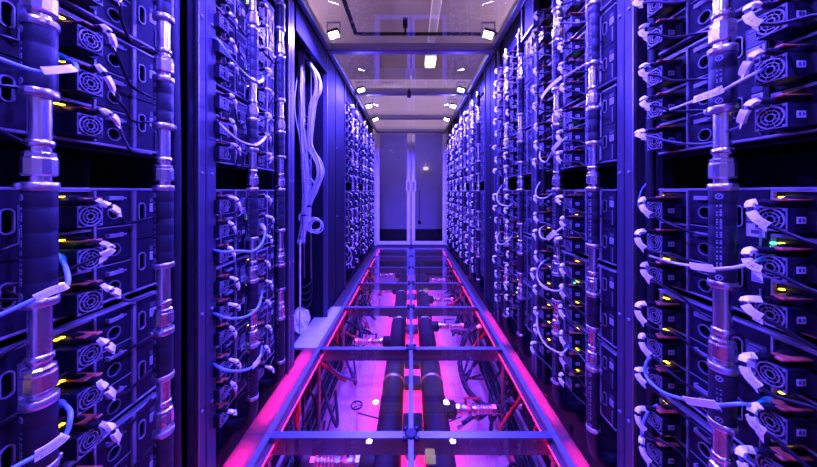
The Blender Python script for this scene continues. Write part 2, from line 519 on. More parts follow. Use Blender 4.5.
# ------------------------------------------------------------------ server enclosures (6U, two columns of three fan units)
EH = 0.267
U2 = 0.24
ROW = 0.0885
UNIT0 = -0.036
def build_meshes():
    D = {}
    b = MB()
    b.box(-0.038, 0.446, 0.016, 0.60, 0.0, EH, 0)
    D['body'] = b.mesh('body', 'chassis')
    D['edge'] = MB().cbox(-0.038, 0.446, -0.002, 0.02, 0, 0.0055, 0.001).mesh('edge_strip', 'zinc')
    D['bar'] = MB().cbox(-0.0025, 0.0025, -0.004, 0.016, 0.006, EH - 0.006, 0.001).mesh('upright_bar', 'zinc')
    D['divider'] = MB().cbox(-0.0048, 0.0048, -0.004, 0.016, 0.006, EH - 0.006, 0.001).mesh('divider_bar', 'zinc')
    # fan unit: protruding box, face with round opening, upper recess
    p = MB()
    p.plate(-0.0225, 0.0225, 0.008, 0.051, circ(0, 0.0295, 0.0195, 20), -0.045, -0.030, 0)
    p.box(-0.0225, 0.0225, -0.0300, 0.016, 0.008, 0.051, 1)
    p.add([(x, -0.0305, z) for x, z in circ(0, 0.0295, 0.0198, 20)], [tuple(range(20))], 1)
    p.box(-0.034, 0.040, 0.006, 0.016, 0.003, 0.086, 1)
    p.box(-0.034, 0.040, -0.001, 0.006, 0.0805, 0.086, 2)
    p.box(-0.034, -0.030, -0.001, 0.006, 0.052, 0.0805, 2)
    p.box(0.0225, 0.040, -0.012, 0.006, 0.010, 0.046, 1)
    D['psu'] = p.mesh('fan_unit', 'panel', 'black', 'zinc')
    g = MB()
    for r0, r1 in ((0.0060, 0.0075), (0.0122, 0.0136), (0.0183, 0.0206)):
        g.loopring(circ(0, 0.0295, r0, 20), circ(0, 0.0295, r1, 20), -0.0475, -0.0455)
    for k in range(8):
        a = 2 * PI * k / 8 + PI / 8
        c_, s_ = math.cos(a), math.sin(a)
        q = []
        for rr, ww in ((0.006, -0.0006), (0.019, -0.0006), (0.019, 0.0006), (0.006, 0.0006)):
            q.append((rr * c_ - ww * s_, -0.0468, 0.0295 + rr * s_ + ww * c_))
        g.add(q, [(0, 1, 2, 3)])
    g.loopring([(x * 0.0212, 0.0295 + z * 0.0203) for x, z in ((-1, -1), (1, -1), (1, 1), (-1, 1))],
               [(x * 0.0222, 0.0295 + z * 0.0214) for x, z in ((-1, -1), (1, -1), (1, 1), (-1, 1))], -0.0468, -0.0448)
    for x in (-1, 1):
        for z in (-1, 1):
            g.lathe([(0.0022, 0.0), (0.0022, 0.0016)], 8, 0, (0.0185 * x, -0.0452, 0.0295 + 0.0185 * z), 'y')
    D['guard'] = g.mesh('fan_guard', 'zinc')
    h = MB()
    h.lathe([(0.0062, 0.030), (0.0062, 0.040)], 12, 0, (0, 0, 0.0295), 'y')
    for k in range(7):
        a = 2 * PI * k / 7
        a2 = a + 0.55
        h.add([(0.006 * math.cos(a), -0.038, 0.0295 + 0.006 * math.sin(a)), (0.018 * math.cos(a), -0.038, 0.0295 + 0.018 * math.sin(a)),
               (0.018 * math.cos(a2), -0.033, 0.0295 + 0.018 * math.sin(a2)), (0.006 * math.cos(a2), -0.033, 0.0295 + 0.006 * math.sin(a2))], [(0, 1, 2, 3)])
    D['rotor'] = h.mesh('fan_rotor', 'black')
    sk = MB()
    sk.box(0.0228, 0.0236, -0.030, -0.014, 0.024, 0.036, 0)
    sk.box(0.0234, 0.0240, -0.027, -0.023, 0.027, 0.033, 1)
    sk.box(0.0234, 0.0240, -0.020, -0.017, 0.027, 0.033, 1)
    D['side'] = sk.mesh('rating_plate', 'label', 'ink')
    l = MB()
    l.cbox(-0.0215, -0.0155, -0.004, 0.004, 0.0685, 0.0715, 0.0008)
    l.cbox(-0.0130, -0.0070, -0.004, 0.004, 0.0685, 0.0715, 0.0008)
    D['led'] = l.mesh('status_light', 'led_y')
    D['led2'] = MB().cbox(-0.0215, -0.0155, -0.004, 0.004, 0.0685, 0.0715, 0.0008).mesh('status_light', 'led_y')
    l = MB()
    l.cbox(-0.006, 0.020, -0.040, 0.006, 0.0640, 0.0675, 0.0012)
    l.cbox(0.008, 0.020, -0.050, -0.040, 0.0635, 0.0685, 0.0012)
    D['tab'] = l.mesh('release_tab', 'tab')
    # panel with the round port
    n = MB()
    n.plate(0.0500, 0.1255, 0.0020, 0.0865, circ(0.086, 0.030, 0.0135, 22), 0.0, 0.016, 0)
    n.box(0.0500, 0.1255, -0.0015, 0.0, 0.0840, 0.0865, 1)
    D['node'] = n.mesh('node_panel', 'panel', 'zinc')
    D['ring'] = MB().loopring(circ(0.086, 0.030, 0.0132, 22), circ(0.086, 0.030, 0.0150, 22), -0.0025, 0.001).mesh('port_ring', 'zinc')
    k = MB()
    k.cbox(0.068, 0.100, -0.0105, -0.0085, 0.0600, 0.0700, 0.0008)
    k.box(0.068, 0.071, -0.0090, 0.0, 0.0600, 0.0700)
    k.box(0.097, 0.100, -0.0090, 0.0, 0.0600, 0.0700)
    k.cbox(0.100, 0.107, -0.0105, -0.0085, 0.0630, 0.0670, 0.0008)
    D['latch'] = k.mesh('latch_handle', 'print')
    v = MB()
    v.plate(0.1385, 0.2030, 0.0020, 0.1300, stad(0.153, 0.072, 0.0080, 0.0135, 20), 0.0, 0.016, 0)
    v.cbox(0.1900, 0.1930, -0.004, 0.0, 0.006, 0.058, 0.001, 1)
    D['vent'] = v.mesh('vent_panel', 'panel', 'zinc')
    D['slot'] = MB().loopring(stad(0.153, 0.072, 0.0075, 0.0135, 20), stad(0.153, 0.072, 0.0098, 0.0138, 20), -0.003, 0.001).mesh('slot_ring', 'zinc')
    v = MB()
    v.box(0.176, 0.194, -0.0009, 0.0, 0.070, 0.092, 0)
    v.box(0.176, 0.194, -0.0009, 0.0, 0.096, 0.108, 1)
    for q in range(4):
        v.box(0.178, 0.192 - 0.003 * (q % 2), -0.0014, -0.0009, 0.073 + q * 0.0045, 0.0745 + q * 0.0045, 1)
    D['sticker'] = v.mesh('sticker', 'label', 'ink')
    v = MB()                                                       # large printed plate seen beside the coolant pipe
    v.box(0.166, 0.200, -0.0010, 0.0, 0.030, 0.100, 1)
    v.box(0.168, 0.198, -0.0016, -0.001, 0.032, 0.058, 0)
    for q in range(6):
        v.box(0.169, 0.196 - 0.004 * (q % 3), -0.0016, -0.001, 0.063 + q * 0.0045, 0.0652 + q * 0.0045, 2)
    v.box(0.172, 0.194, -0.0016, -0.001, 0.092, 0.0955, 2)
    v.box(0.176, 0.190, -0.0021, -0.0016, 0.038, 0.046, 1)
    D['notice'] = v.mesh('notice_plate', 'label', 'ink', 'print')
    q = MB()
    q.cbox(0.2085, 0.2125, -0.006, 0.004, 0.1560, 0.1595, 0.0006, 0)
    q.cbox(0.2085, 0.2125, -0.006, 0.004, 0.1480, 0.1515, 0.0006, 0)
    q.cbox(0.2085, 0.2125, -0.006, 0.004, 0.1390, 0.1420, 0.0006, 1)
    D['green'] = q.mesh('network_light', 'led_g', 'led_o')
    # cheap far version: fan unit with guard in one mesh
    return D
D = build_meshes()

def enclosure(mtx, label, near, green=True):
    r = empty('server_enclosure')
    r.matrix_world = mtx
    tag(r, label, 'server', 'server enclosures in the racks')
    ob('body', D['body'], r)
    ob('edge_strip', D['edge'], r)
    ob('edge_strip', D['edge'], r, (0, 0, EH - 0.0055))
    for c in (0, 1):
        u = c * U2
        ob('upright_bar', D['bar'], r, (u + 0.0455, 0, 0))
        ob('divider_bar', D['divider'], r, (u + 0.1325, 0, 0))
        for k in range(3):
            z = k * ROW + 0.001
            p = ob('fan_unit', D['psu'], r, (u, 0, z))
            ob('fan_guard', D['guard'], p)
            if near:
                ob('fan_rotor', D['rotor'], p)
                ob('rating_plate', D['side'], p)
            if random.random() < 0.8:
                ob('status_light', D['led'] if random.random() < 0.75 else D['led2'], p)
            ob('release_tab', D['tab'], p)
            n = ob('node_panel', D['node'], r, (u, 0, z))
            ob('port_ring', D['ring'], n)
            ob('latch_handle', D['latch'], n)
        for k in range(2):
            z = k * 0.131 + 0.003
            v = ob('vent_panel', D['vent'], r, (u, 0, z))
            ob('slot_ring', D['slot'], v)
            if near:
                ob('notice_plate' if (c == 0 and k == 1) else 'sticker', D['notice'] if (c == 0 and k == 1) else D['sticker'], v)
    if green: ob('network_light', D['green'], r)
    return r

ZB = [1.700, 1.415, 1.130, 0.765, 0.478, 0.190]                    # enclosure bottoms, top to bottom
RACKS = [  # key, side, Y of first fan column, words, near
    ('L1', -1, 0.325, 'nearest left rack', True), ('L2', -1, 0.970, 'second left rack', True),
    ('L3', -1, 2.900, 'left rack just past the cable bay', False), ('L4', -1, 3.610, 'second left rack past the cable bay', False), ('L5', -1, 4.320, 'left rack beside the doors', False),
    ('R1', 1, 0.744, 'nearest right rack', True), ('R2', 1, 1.390, 'second right rack', True), ('R3', 1, 2.035, 'third right rack', True),
    ('R4', 1, 3.050, 'fourth right rack', False), ('R5', 1, 3.700, 'fifth right rack', False), ('R6', 1, 4.350, 'sixth right rack', False), ('R7', 1, 4.985, 'right rack beside the doors', False)]
def rack_matrix(s, Y0):
    return Matrix.Translation((s * W, Y0, 0)) @ Matrix.Rotation(-s * PI / 2, 4, 'Z')
PLACE = ['top', 'second', 'third', 'fourth', 'fifth', 'lowest']
for key, s, Y0, words, near in RACKS:
    m = rack_matrix(s, Y0)
    for i, z in enumerate(ZB):
        enclosure(m @ Matrix.Translation((0, 0, z)), 'black six-fan server enclosure, %s in the %s' % (PLACE[i], words), near, i == 3 if key in ('R1', 'L1') else random.random() < 0.7)

# ------------------------------------------------------------------ rack frames
scr = MB().lathe([(0.0055, 0), (0.0055, 0.003), (0.004, 0.004)], 8, 0, (0, 0, 0), 'y').mesh('screw', 'zinc')
def rack_frame(key, s, Y0, words):
    r = empty('rack_frame')
    r.matrix_world = rack_matrix(s, Y0)
    tag(r, 'tall black rack frame with double post, %s' % words, 'rack', 'rack frames along the aisle')
    far_u = (0.552, 0.637) if s < 0 else (-0.167, -0.094)
    if key in ('L3', 'L4', 'L5'): far_u = (0.540, 0.610)
    if key == 'R7': far_u = (-0.150, -0.094)
    if key == 'R3': far_u = (-0.150, -0.094)
    lo, hi = (-0.05, far_u[1]) if s < 0 else (far_u[0], 0.462)
    w_ = far_u[1] - far_u[0]
    a, b = far_u
    mid = a + w_ * 0.44
    for x0, x1 in ((a, mid - 0.002), (mid + 0.002, b)):
        p = ob('post', MB().cbox(x0, x1, -0.024, 0.012, 0.0, ROOF - 0.01, 0.003).mesh('post', 'post'), r)
        for z in (0.30, 0.62, 1.085, 1.60):
            ob('screw', scr, p, ((x0 + x1) / 2, -0.024, z))
    e = b if s > 0 else a
    if s < 0: hi = min(0.547, hi)
    ob('edge_trim', MB().cbox(e - 0.003 if s < 0 else e - 0.001, e + 0.001 if s < 0 else e + 0.003, -0.030, -0.018, 0.0, ROOF - 0.01, 0.001).mesh('edge_trim', 'alu'), r)
    ob('plinth', MB().cbox(lo, hi, 0.05, 0.62, -0.012, 0.150, 0.004).mesh('plinth', 'frame'), r)
    ob('header_panel', MB().cbox(lo + (0.045 if s < 0 else 0), hi, -0.010, 0.03, 2.00, ROOF - 0.002, 0.003).mesh('header_panel', 'frame'), r)
    ob('back_panel', MB().cbox(lo, hi, 0.63, 0.65, 0.0, ROOF, 0.002).mesh('back_panel', 'dark'), r)
    ob('top_panel', MB().cbox(lo, hi, 0.03, 0.65, ROOF - 0.03, ROOF - 0.005, 0.002).mesh('top_panel', 'dark'), r)
    for x in ((lo - 0.001 if s < 0 else lo), hi - 0.012):
        ob('side_panel', MB().cbox(x, x + 0.012, 0.036, 0.63, 0.0, ROOF - 0.03, 0.002).mesh('side_panel', 'frame'), r)
    # slotted inner mounting rails beside the enclosures
    for x in ((-0.052, 0.450)):
        if lo < x < hi - 0.02:
            ob('mounting_rail', MB().cbox(x, x + 0.012, 0.012, 0.05, 0.15, 2.0, 0.001).mesh('mounting_rail', 'frame'), r)
    # blanking strips of the empty bay at eye height
    ob('blanking_strip', MB().cbox(-0.038, 0.446, 0.012, 0.03, 1.118, 1.128, 0.001).mesh('blanking_strip', 'frame'), r)
    ob('bay_back', MB().cbox(-0.038, 0.446, 0.20, 0.21, 1.034, 1.118, 0.001).mesh('bay_back', 'dark'), r)
for key, s, Y0, words, near in RACKS:
    rack_frame(key, s, Y0, words)

# ------------------------------------------------------------------ coolant risers: steel tube, hose sleeves, clamps, coupling nuts
PIPE_Y = -0.057
SLEEVES = [(0.02, 0.397 - 0.0), (0.530, 0.662), (0.824, 1.039), (1.190, 1.325), (1.475, 1.700), (1.830, 1.965)]
SLEEVES[0] = (0.170, 0.397)
def sleeve_mesh(L):
    n = max(3, int(L / 0.042))
    prof = [(0.0188, 0.0), (0.0205, 0.004)]
    for k in range(1, n):
        z = L * k / n
        prof += [(0.0206, z - 0.0022), (0.0199, z), (0.0206, z + 0.0022)]
    prof += [(0.0205, L - 0.004), (0.0188, L)]
    return MB().lathe(prof, 18, 0).mesh('hose_sleeve', 'rubber')
cl_ = MB()
cl_.lathe([(0.0205, -0.0075), (0.0222, -0.0068), (0.0222, 0.0068), (0.0205, 0.0075)], 18, 0)
cl_.lathe([(0.0228, -0.002), (0.0228, 0.002)], 18, 0)
cl_.cbox(-0.0265, -0.019, -0.006, 0.006, -0.005, 0.005, 0.0015, 0)
clamp_me = cl_.mesh('hose_clamp', 'brush')
nut_me = MB().lathe([(0.0185, 0.0), (0.0212, 0.003), (0.0212, 0.030), (0.0195, 0.033), (0.0195, 0.040), (0.016, 0.043)], 12, 0, smooth=False).mesh('coupling_nut', 'steel')
col_me = MB().lathe([(0.0145, 0.0), (0.0175, 0.002), (0.0175, 0.012), (0.0145, 0.014)], 16, 0).mesh('pipe_collar', 'steel')
tube_me = MB().lathe([(0.0142, 0.19), (0.0142, 1.995)], 16, 0).mesh('steel_tube', 'steel')
elbow_me = MB().tube(smooth([(0, 0, 0.185), (0, 0, 0.13), (0, 0.012, 0.085), (0, 0.050, 0.060), (0, 0.105, 0.058)], 4), 0.0198, 14).mesh('base_elbow', 'rubber')
def on_cyl(ang, z, r=0.0209):
    return (r * math.cos(ang), r * math.sin(ang), z)
def cyl_bar(mb, a0, a1, z0, z1, r=0.0209):
    mb.add([on_cyl(a0, z0, r), on_cyl(a1, z0, r), on_cyl(a1, z1, r), on_cyl(a0, z1, r)], [(0, 1, 2, 3)])
def print_mesh(L):
    """ring mark, short print run, ring mark - lettering runs up the sleeve"""
    mb = MB()
    A = 0.0
    for zc in (0.022, L - 0.025):
        for k in range(14):
            t0, t1 = 2 * PI * k / 14, 2 * PI * (k + 1) / 14
            q = []
            for r_, t in ((0.0040, t0), (0.0062, t0), (0.0062, t1), (0.0040, t1)):
                q.append(on_cyl(A + r_ * math.cos(t) / 0.0209, zc + r_ * math.sin(t)))
            mb.add(q, [(0, 1, 2, 3)])
        mb.add([on_cyl(A - 0.12, zc - 0.004), on_cyl(A + 0.02, zc - 0.001), on_cyl(A + 0.14, zc + 0.005), on_cyl(A + 0.0, zc + 0.002)], [(0, 1, 2, 3)])
    rnd = random.Random(3)
    z = 0.040
    while z < L - 0.045:
        hh = rnd.choice((0.0022, 0.0032, 0.0042))
        cyl_bar(mb, A + 0.05, A + 0.20, z, z + hh)
        if rnd.random() < 0.75:
            cyl_bar(mb, A - 0.20, A - 0.07, z, z + hh * 0.8)
        z += hh + (0.0014 if rnd.random() < 0.8 else 0.006)
    return mb.mesh('printed_mark', 'print')
SL = {round(b - a, 3): sleeve_mesh(b - a) for a, b in SLEEVES}
PRM = {round(b - a, 3): print_mesh(b - a) for a, b in SLEEVES}
def riser(s, Y0, u, label, near):
    m = rack_matrix(s, Y0)
    r = empty('coolant_riser')
    r.matrix_world = m @ Matrix.Translation((u, PIPE_Y, 0))
    tag(r, label, 'pipe', 'coolant risers in front of the racks')
    t = ob('steel_tube', tube_me, r, (0, 0, 0))
    ob('base_elbow', elbow_me, r)
    for i, (a, b) in enumerate(SLEEVES):
        L = round(b - a, 3)
        h = ob('hose_sleeve', SL[L], r, (0, 0, a))
        # the print faces the near, inner side on long sleeves
        if near and L > 0.13 and (i % 2 == 0 or near == 2):
            p = ob('printed_mark', PRM[L], h)
            ang = (math.radians(-196) if s < 0 else math.radians(-62))
            p.rotation_euler = (0, 0, ang)
        turn = (1.9 * i + u * 7) % 6.28
        ob('hose_clamp', clamp_me, r, (0, 0, a + 0.006), (0, 0, turn))
        ob('hose_clamp', clamp_me, r, (0, 0, b - 0.006), (0, 0, turn + 1.0))
        if b < 1.9:
            nz = SLEEVES[i + 1][0]
            gap = nz - b
            ob('coupling_nut', nut_me, r, (0, 0, b + 0.012))
            ob('pipe_collar', col_me, r, (0, 0, b + 0.062))
for key, s, Y0, words, near in RACKS:
    for c in (0, 1):
        du = -0.075 if s < 0 else 0.0                              # left row: risers sit a little left of the vents
        u = (0.155 if s < 0 else 0.172) + c * U2
        riser(s, Y0, u, 'steel coolant riser with black sleeves, %s one, %s' % (('left', 'right')[c], words), 2 if key in ('L1', 'R1') else (1 if near else 0))

# ------------------------------------------------------------------ power cords with white wrapped tags
def cord_variant(v):
    rnd = random.Random(100 + v)
    s = 1 if v % 4 != 3 else -1                                    # which way the slack runs back
    out = 0.082 + rnd.uniform(-0.008, 0.012)
    drop = rnd.uniform(0.010, 0.035)
    j = lambda a: rnd.uniform(-a, a)
    z0 = 0.060
    boot = [(0.004, 0.004, z0), (0.004, -0.020, z0), (0.002 + j(.002), -0.045, z0 - 0.001), (-0.002 + j(.004), -0.064, z0 + 0.001)]
    bend = [boot[-1], (-0.004 + j(.006), -out, z0 - 0.004), (-0.002 + s * 0.010, -out - 0.004, z0 - drop), (s * 0.030, -out + 0.012, z0 - drop - 0.014 + j(.006))]
    tail = [bend[-1], (s * 0.062, -0.048 + j(.006), z0 - drop - 0.028 + j(.01)), (s * 0.105, -0.026, z0 - drop - 0.042 + j(.015)), (s * (0.160 if s > 0 else 0.085), -0.020, z0 - drop - 0.055 + j(.02))]
    path = smooth(boot + bend[1:] + tail[1:], 4)
    bp = smooth(boot, 3)
    n = len(bp)
    cord = MB().tube(path, 0.0034, 7).mesh('power_cord', 'greycord' if v % 3 == 1 else 'cord')
    bt = MB().tube(bp, [0.0125 if i < n * 0.35 else 0.0088 - 0.004 * i / n for i in range(n)], 10)
    for k in range(3):
        i = n - 2 - k
        d = (bp[i + 1] - bp[i]).normalized()
        bt.tube([bp[i] - d * 0.0012, bp[i] + d * 0.0012], 0.0072, 8)
    bt = bt.mesh('plug_boot', 'cord')
    k0 = 4 * 3 + 1                                                  # tag wraps the bend in two lengths
    t1 = path[k0:k0 + 5]
    t2 = path[k0 + 5:k0 + 10]
    tg = MB()
    for part in (t1, t2):
        wd, th = (0.0056, 0.0040) if part is t1 else (0.0063, 0.0034)
        A = []
        for i, q in enumerate(part):
            tt = (part[min(i + 1, len(part) - 1)] - part[max(i - 1, 0)]).normalized()
            sd = tt.cross(Vector((0.25, -1, 0.2))).normalized()
            nn = sd.cross(tt).normalized()
            A.append((q + sd * wd + nn * th, q - sd * wd + nn * th, q - sd * wd - nn * th, q + sd * wd - nn * th))
        for i in range(len(A) - 1):
            tg.add(list(A[i]) + list(A[i + 1]), [(0, 1, 5, 4), (1, 2, 6, 5), (2, 3, 7, 6), (3, 0, 4, 7)])
        tg.add(list(A[0]), [(0, 1, 2, 3)])
        tg.add(list(A[-1]), [(3, 2, 1, 0)])
    # loose flag end of the tag
    d = (t2[-1] - t2[0]).normalized()
    up = Vector((0, 0, 1))
    a_ = t2[2]
    tg.add([a_ + up * 0.004, a_ + d * 0.016 + up * 0.003, a_ + d * 0.017 - up * (0.010 + j(.003)), a_ + d * 0.002 - up * 0.012],
           [(0, 1, 2, 3)])
    return cord, bt, tg.mesh('tag', 'tag')
CV = [cord_variant(v) for v in range(14)]
ends = []
for key, s, Y0, words, near in RACKS:
    m = rack_matrix(s, Y0)
    for c in (0, 1):
        row = 0
        for i, z in enumerate(ZB):
            for k in (2, 1, 0):
                row += 1
                w_ = m @ Matrix.Translation((c * U2, 0, z + k * ROW + 0.001))
                p = w_.translation
                px = VX + F * (abs(p.x) - 0.05) / max(p.y, 0.05)
                vis = p.y > 0.34 and abs(VY - F * (p.z - CZ) / p.y - 233) < 300
                ends.append((0 if vis else 1, p.y, key, c, row, w_, words, near, s))
ends.sort(key=lambda e: (e[0], e[1]))
RAND = random.Random(21)
rest = MB()
for idx, (hid, yy, key, c, row, w_, words, near, s) in enumerate(ends):
    v = RAND.randrange(14)
    if v % 4 == 3 and (c == 0 or (s > 0 and RAND.random() < 0.7)): v = (v + 1) % 14
    me, bt, tg = CV[v]
    w2 = w_ @ Matrix.Rotation(RAND.uniform(-0.10, 0.10), 4, 'Y') if not hid else w_
    if idx < 300:
        o = ob('power_cord', me)
        o.matrix_world = w2
        tag(o, 'white-tagged power cord, %s row down, %s fans, %s' % (ORD[row - 1], ('left', 'right')[c], words), 'cable', 'tagged power cords on the fan units')
        ob('plug_boot', bt, o)
        ob('tag', tg, o)
    else:
        for msh, mi in ((me, 0), (bt, 0), (tg, 1)):
            rest.add([w2 @ q.co for q in msh.vertices], [list(p_.vertices) for p_ in msh.polygons], mi, True)
if rest.v:
    o = ob('power_cords', rest.mesh('power_cords', 'cord', 'tag'))
    o['kind'] = 'stuff'
    tag(o, 'many tiny tagged power cords on the racks nearest the glass doors', 'cable')

# ------------------------------------------------------------------ network cables with folded flag labels
def ribbon(pts, wd, n, th=0.0012):
    """flag label following the cable: stiff strip facing direction n"""
    mb = MB()
    A = []
    for i, p in enumerate(pts):
        t = (pts[min(i + 1, len(pts) - 1)] - pts[max(i - 1, 0)]).normalized()
        sd = t.cross(n).normalized()
        if sd.z < 0: sd = -sd
        A.append((p + sd * wd * 0.62 + n * th, p - sd * wd * 0.38 + n * th, p - sd * wd * 0.38 - n * th, p + sd * wd * 0.62 - n * th))
    for i in range(len(A) - 1):
        mb.add(list(A[i]) + list(A[i + 1]), [(0, 1, 5, 4), (1, 2, 6, 5), (2, 3, 7, 6), (3, 0, 4, 7)])
    mb.add(list(A[0]), [(0, 1, 2, 3)])
    mb.add(list(A[-1]), [(3, 2, 1, 0)])
    return mb, A
def net_cable(pts, col, label, flag=None, boot=None, r=0.0030, wd=0.013, text=False):
    """pts: list of (px, py, X); flag: (first, last) control point; boot: colour of connector at the end"""
    side = 1 if pts[0][2] > 0 else -1
    W_ = [P(*p) for p in pts]
    path = smooth(W_, 6)
    o = ob('network_cable', MB().tube(path, r, 8).mesh('network_cable', col))
    tag(o, label, 'cable', 'network cables looping across the racks')
    n = Vector((-side, -0.55, 0)).normalized()
    if flag:
        seg = path[flag[0] * 6:flag[1] * 6 + 1]
        mb, A = ribbon([q + n * 0.004 for q in seg], wd, n)
        ob('flag_label', mb.mesh('flag_label', 'tag'), o)
        if text:
            tx = MB()
            rnd = random.Random(len(label))
            N = len(A) - 1
            for rowk in (0.30, 0.52, 0.74):
                for i in range(1, N * 4 - 3):
                    if rnd.random() < 0.28: continue
                    t = i / 4
                    a, f_ = int(t), t - int(t)
                    tp = A[a][0].lerp(A[a + 1][0], f_); bt_ = A[a][1].lerp(A[a + 1][1], f_)
                    t2 = min(N - 0.01, t + 0.17)
                    a2, f2 = int(t2), t2 - int(t2)
                    tp2 = A[a2][0].lerp(A[a2 + 1][0], f2); bt2 = A[a2][1].lerp(A[a2 + 1][1], f2)
                    e = n * 0.0004
                    tx.add([tp.lerp(bt_, rowk) + e, tp2.lerp(bt2, rowk) + e, tp2.lerp(bt2, rowk + 0.10) + e, tp.lerp(bt_, rowk + 0.10) + e], [(0, 1, 2, 3)])
            ob('printed_text', tx.mesh('printed_text', 'ink'), o)
    if boot:
        e = path[-7:]
        ob('connector', MB().tube(e, [r * 1.2, r * 1.5, r * 1.8, r * 2.1, r * 2.4, r * 2.4, r * 2.4], 8).mesh('connector', boot), o)
    return o
net_cable([(-30, 47, -.63), (0, 59, -.62), (25, 68, -.61), (42, 72, -.605), (60, 71, -.602), (75, 69, -.605), (75, 64, -.64), (66, 59, -.68), (59, 56, -.715)], 'bluecable', 'pale blue cable with white flag crossing the nearest left riser above the gap', (3, 5), 'green', 0.0034, 0.012)
net_cable([(-25, 326, -.63), (0, 315, -.62), (18, 307, -.612), (35, 299, -.605), (52, 291, -.602), (67, 285, -.602), (67, 272, -.62), (63, 262, -.67), (58, 256, -.71)], 'bluecable', 'pale blue cable with white flag crossing the nearest left riser at mid height', (3, 5), 'green', 0.0036, 0.013, True)
net_cable([(-20, 490, -.63), (10, 470, -.615), (34, 457, -.605), (52, 446, -.602), (66, 434, -.602), (70, 420, -.605), (70, 411, -.62), (64, 405, -.66), (56, 404, -.71)], 'bluecable', 'blue cable with large printed white flag low on the nearest left riser', (2, 4), 'bluecable', 0.0036, 0.017, True)
net_cable([(651, 114, .70), (672, 109, .655), (694, 101, .615), (709, 96, .605), (724, 90, .60), (744, 79, .615), (760, 71, .66), (775, 65, .71)], 'whitecable', 'white cable with printed flag crossing the nearest right riser near the top', (2, 4), 'bluecable', 0.0030, 0.014, True)
net_cable([(650, 256, .70), (670, 262, .65), (691, 266, .61), (703, 268, .602), (715, 269, .60), (738, 267, .61), (757, 261, .655), (776, 257, .70)], 'whitecable', 'white cable with rounded flag crossing the nearest right riser near the green lights', (2, 4), 'green', 0.0032, 0.014)
net_cable([(655, 356, .70), (647, 361, .64), (646, 376, .625), (661, 391, .61), (686, 400, .603), (703, 403, .60), (719, 405, .60), (740, 404, .61), (757, 405, .65), (771, 401, .70)], 'bluecable', 'blue cable with long flag crossing the nearest right riser near the bottom', (4, 6), 'green', 0.0034, 0.014)
net_cable([(657, 405, .70), (648, 412, .66), (642, 428, .64), (643, 446, .645), (650, 470, .66), (660, 500, .68)], 'bluecable', 'blue cable hanging in a long arc low beside the right post', None, None, 0.0032)
net_cable([(646, 184, .70), (641, 192, .69), (638, 206, .685), (643, 200, .70), (648, 215, .705)], 'bluecable', 'thin blue cable curling in the gap beside the right post', None, None, 0.0020)
net_cable([(213, 38, -.69), (219, 41, -.64), (231, 58, -.61), (244, 73, -.60), (257, 82, -.60), (263, 79, -.615), (261, 73, -.66)], 'bluecable', 'pale blue cable arc across the second left rack near the top', (4, 5), None, 0.0034, 0.011)
net_cable([(217, 120, -.69), (226, 130, -.63), (240, 141, -.605), (254, 145, -.60), (262, 141, -.61), (266, 136, -.65)], 'whitecable', 'white cable arc across the second left rack just above the empty bay', (3, 5), None, 0.0034, 0.010)
net_cable([(214, 250, -.69), (224, 252, -.62), (238, 251, -.60), (253, 251, -.60), (262, 243, -.605), (265, 231, -.62), (261, 225, -.66)], 'bluecable', 'pale blue cable arc across the second left rack below the empty bay', None, 'whitecable', 0.0042)
net_cable([(213, 313, -.69), (227, 318, -.61), (241, 318, -.60), (251, 314, -.60), (258, 307, -.60), (261, 298, -.62), (262, 290, -.68)], 'bluecable', 'bright blue cable arc in the second left rack, middle of three low arcs', None, None, 0.0044)
net_cable([(213, 364, -.69), (225, 370, -.61), (241, 371, -.60), (252, 367, -.60), (260, 357, -.60), (262, 346, -.66)], 'bluecable', 'bright blue cable arc with diamond flag, lowest in the second left rack', (3, 4), None, 0.0046, 0.020)
net_cable([(560, 225, .70), (564, 226, .65), (556, 232, .61), (548, 239, .60), (541, 237, .61), (540, 229, .64), (546, 225, .69)], 'whitecable', 'white cable loop with flag beside the far riser of the second right rack', (2, 3), None, 0.0036, 0.020)
net_cable([(548, 259, .70), (541, 264, .63), (537, 274, .62), (540, 283, .61), (548, 289, .605), (558, 291, .605), (563, 287, .64)], 'whitecable', 'wide white cable arc in the second right rack at mid height', (3, 4), None, 0.0036, 0.012)
net_cable([(538, 312, .66), (537, 322, .63), (539, 333, .615), (545, 344, .61), (553, 350, .605), (562, 353, .61), (568, 347, .66), (572, 342, .70)], 'whitecable', 'wide white cable arc in the second right rack near the bottom', None, 'green', 0.0036)
net_cable([(540, 110, .66), (542, 99, .63), (550, 88, .61), (562, 78, .605), (574, 71, .61), (588, 63, .64), (597, 60, .69)], 'whitecable', 'white cable with flag rising across the top of the second right rack', (1, 3), None, 0.0032, 0.016)
net_cable([(541, 146, .66), (540, 158, .63), (546, 162, .615), (553, 151, .61), (560, 143, .61), (567, 137, .64)], 'whitecable', 'white cable with flag curling above the empty bay of second right rack', (3, 4), None, 0.0034, 0.018)
net_cable([(540, 182, .68), (536, 190, .64), (537, 197, .63), (545, 198, .64), (553, 193, .68)], 'whitecable', 'short white cable hook below the empty bay of second right rack', None, None, 0.0034)
net_cable([(500, 232, .66), (497, 238, .63), (499, 244, .62), (506, 243, .62), (512, 236, .66)], 'whitecable', 'white cable hook at mid height of the third right rack', None, None, 0.0040)
net_cable([(502, 185, .68), (497, 195, .63), (499, 203, .625), (507, 206, .64), (514, 203, .68)], 'whitecable', 'white cable loop just below eye height on the third right rack', None, None, 0.0036)
net_cable([(346, 245, -.68), (350, 250, -.64), (352, 258, -.63), (350, 263, -.65), (346, 265, -.69)], 'whitecable', 'white cable loop low on the left rack past the cable bay', None, None, 0.0050)

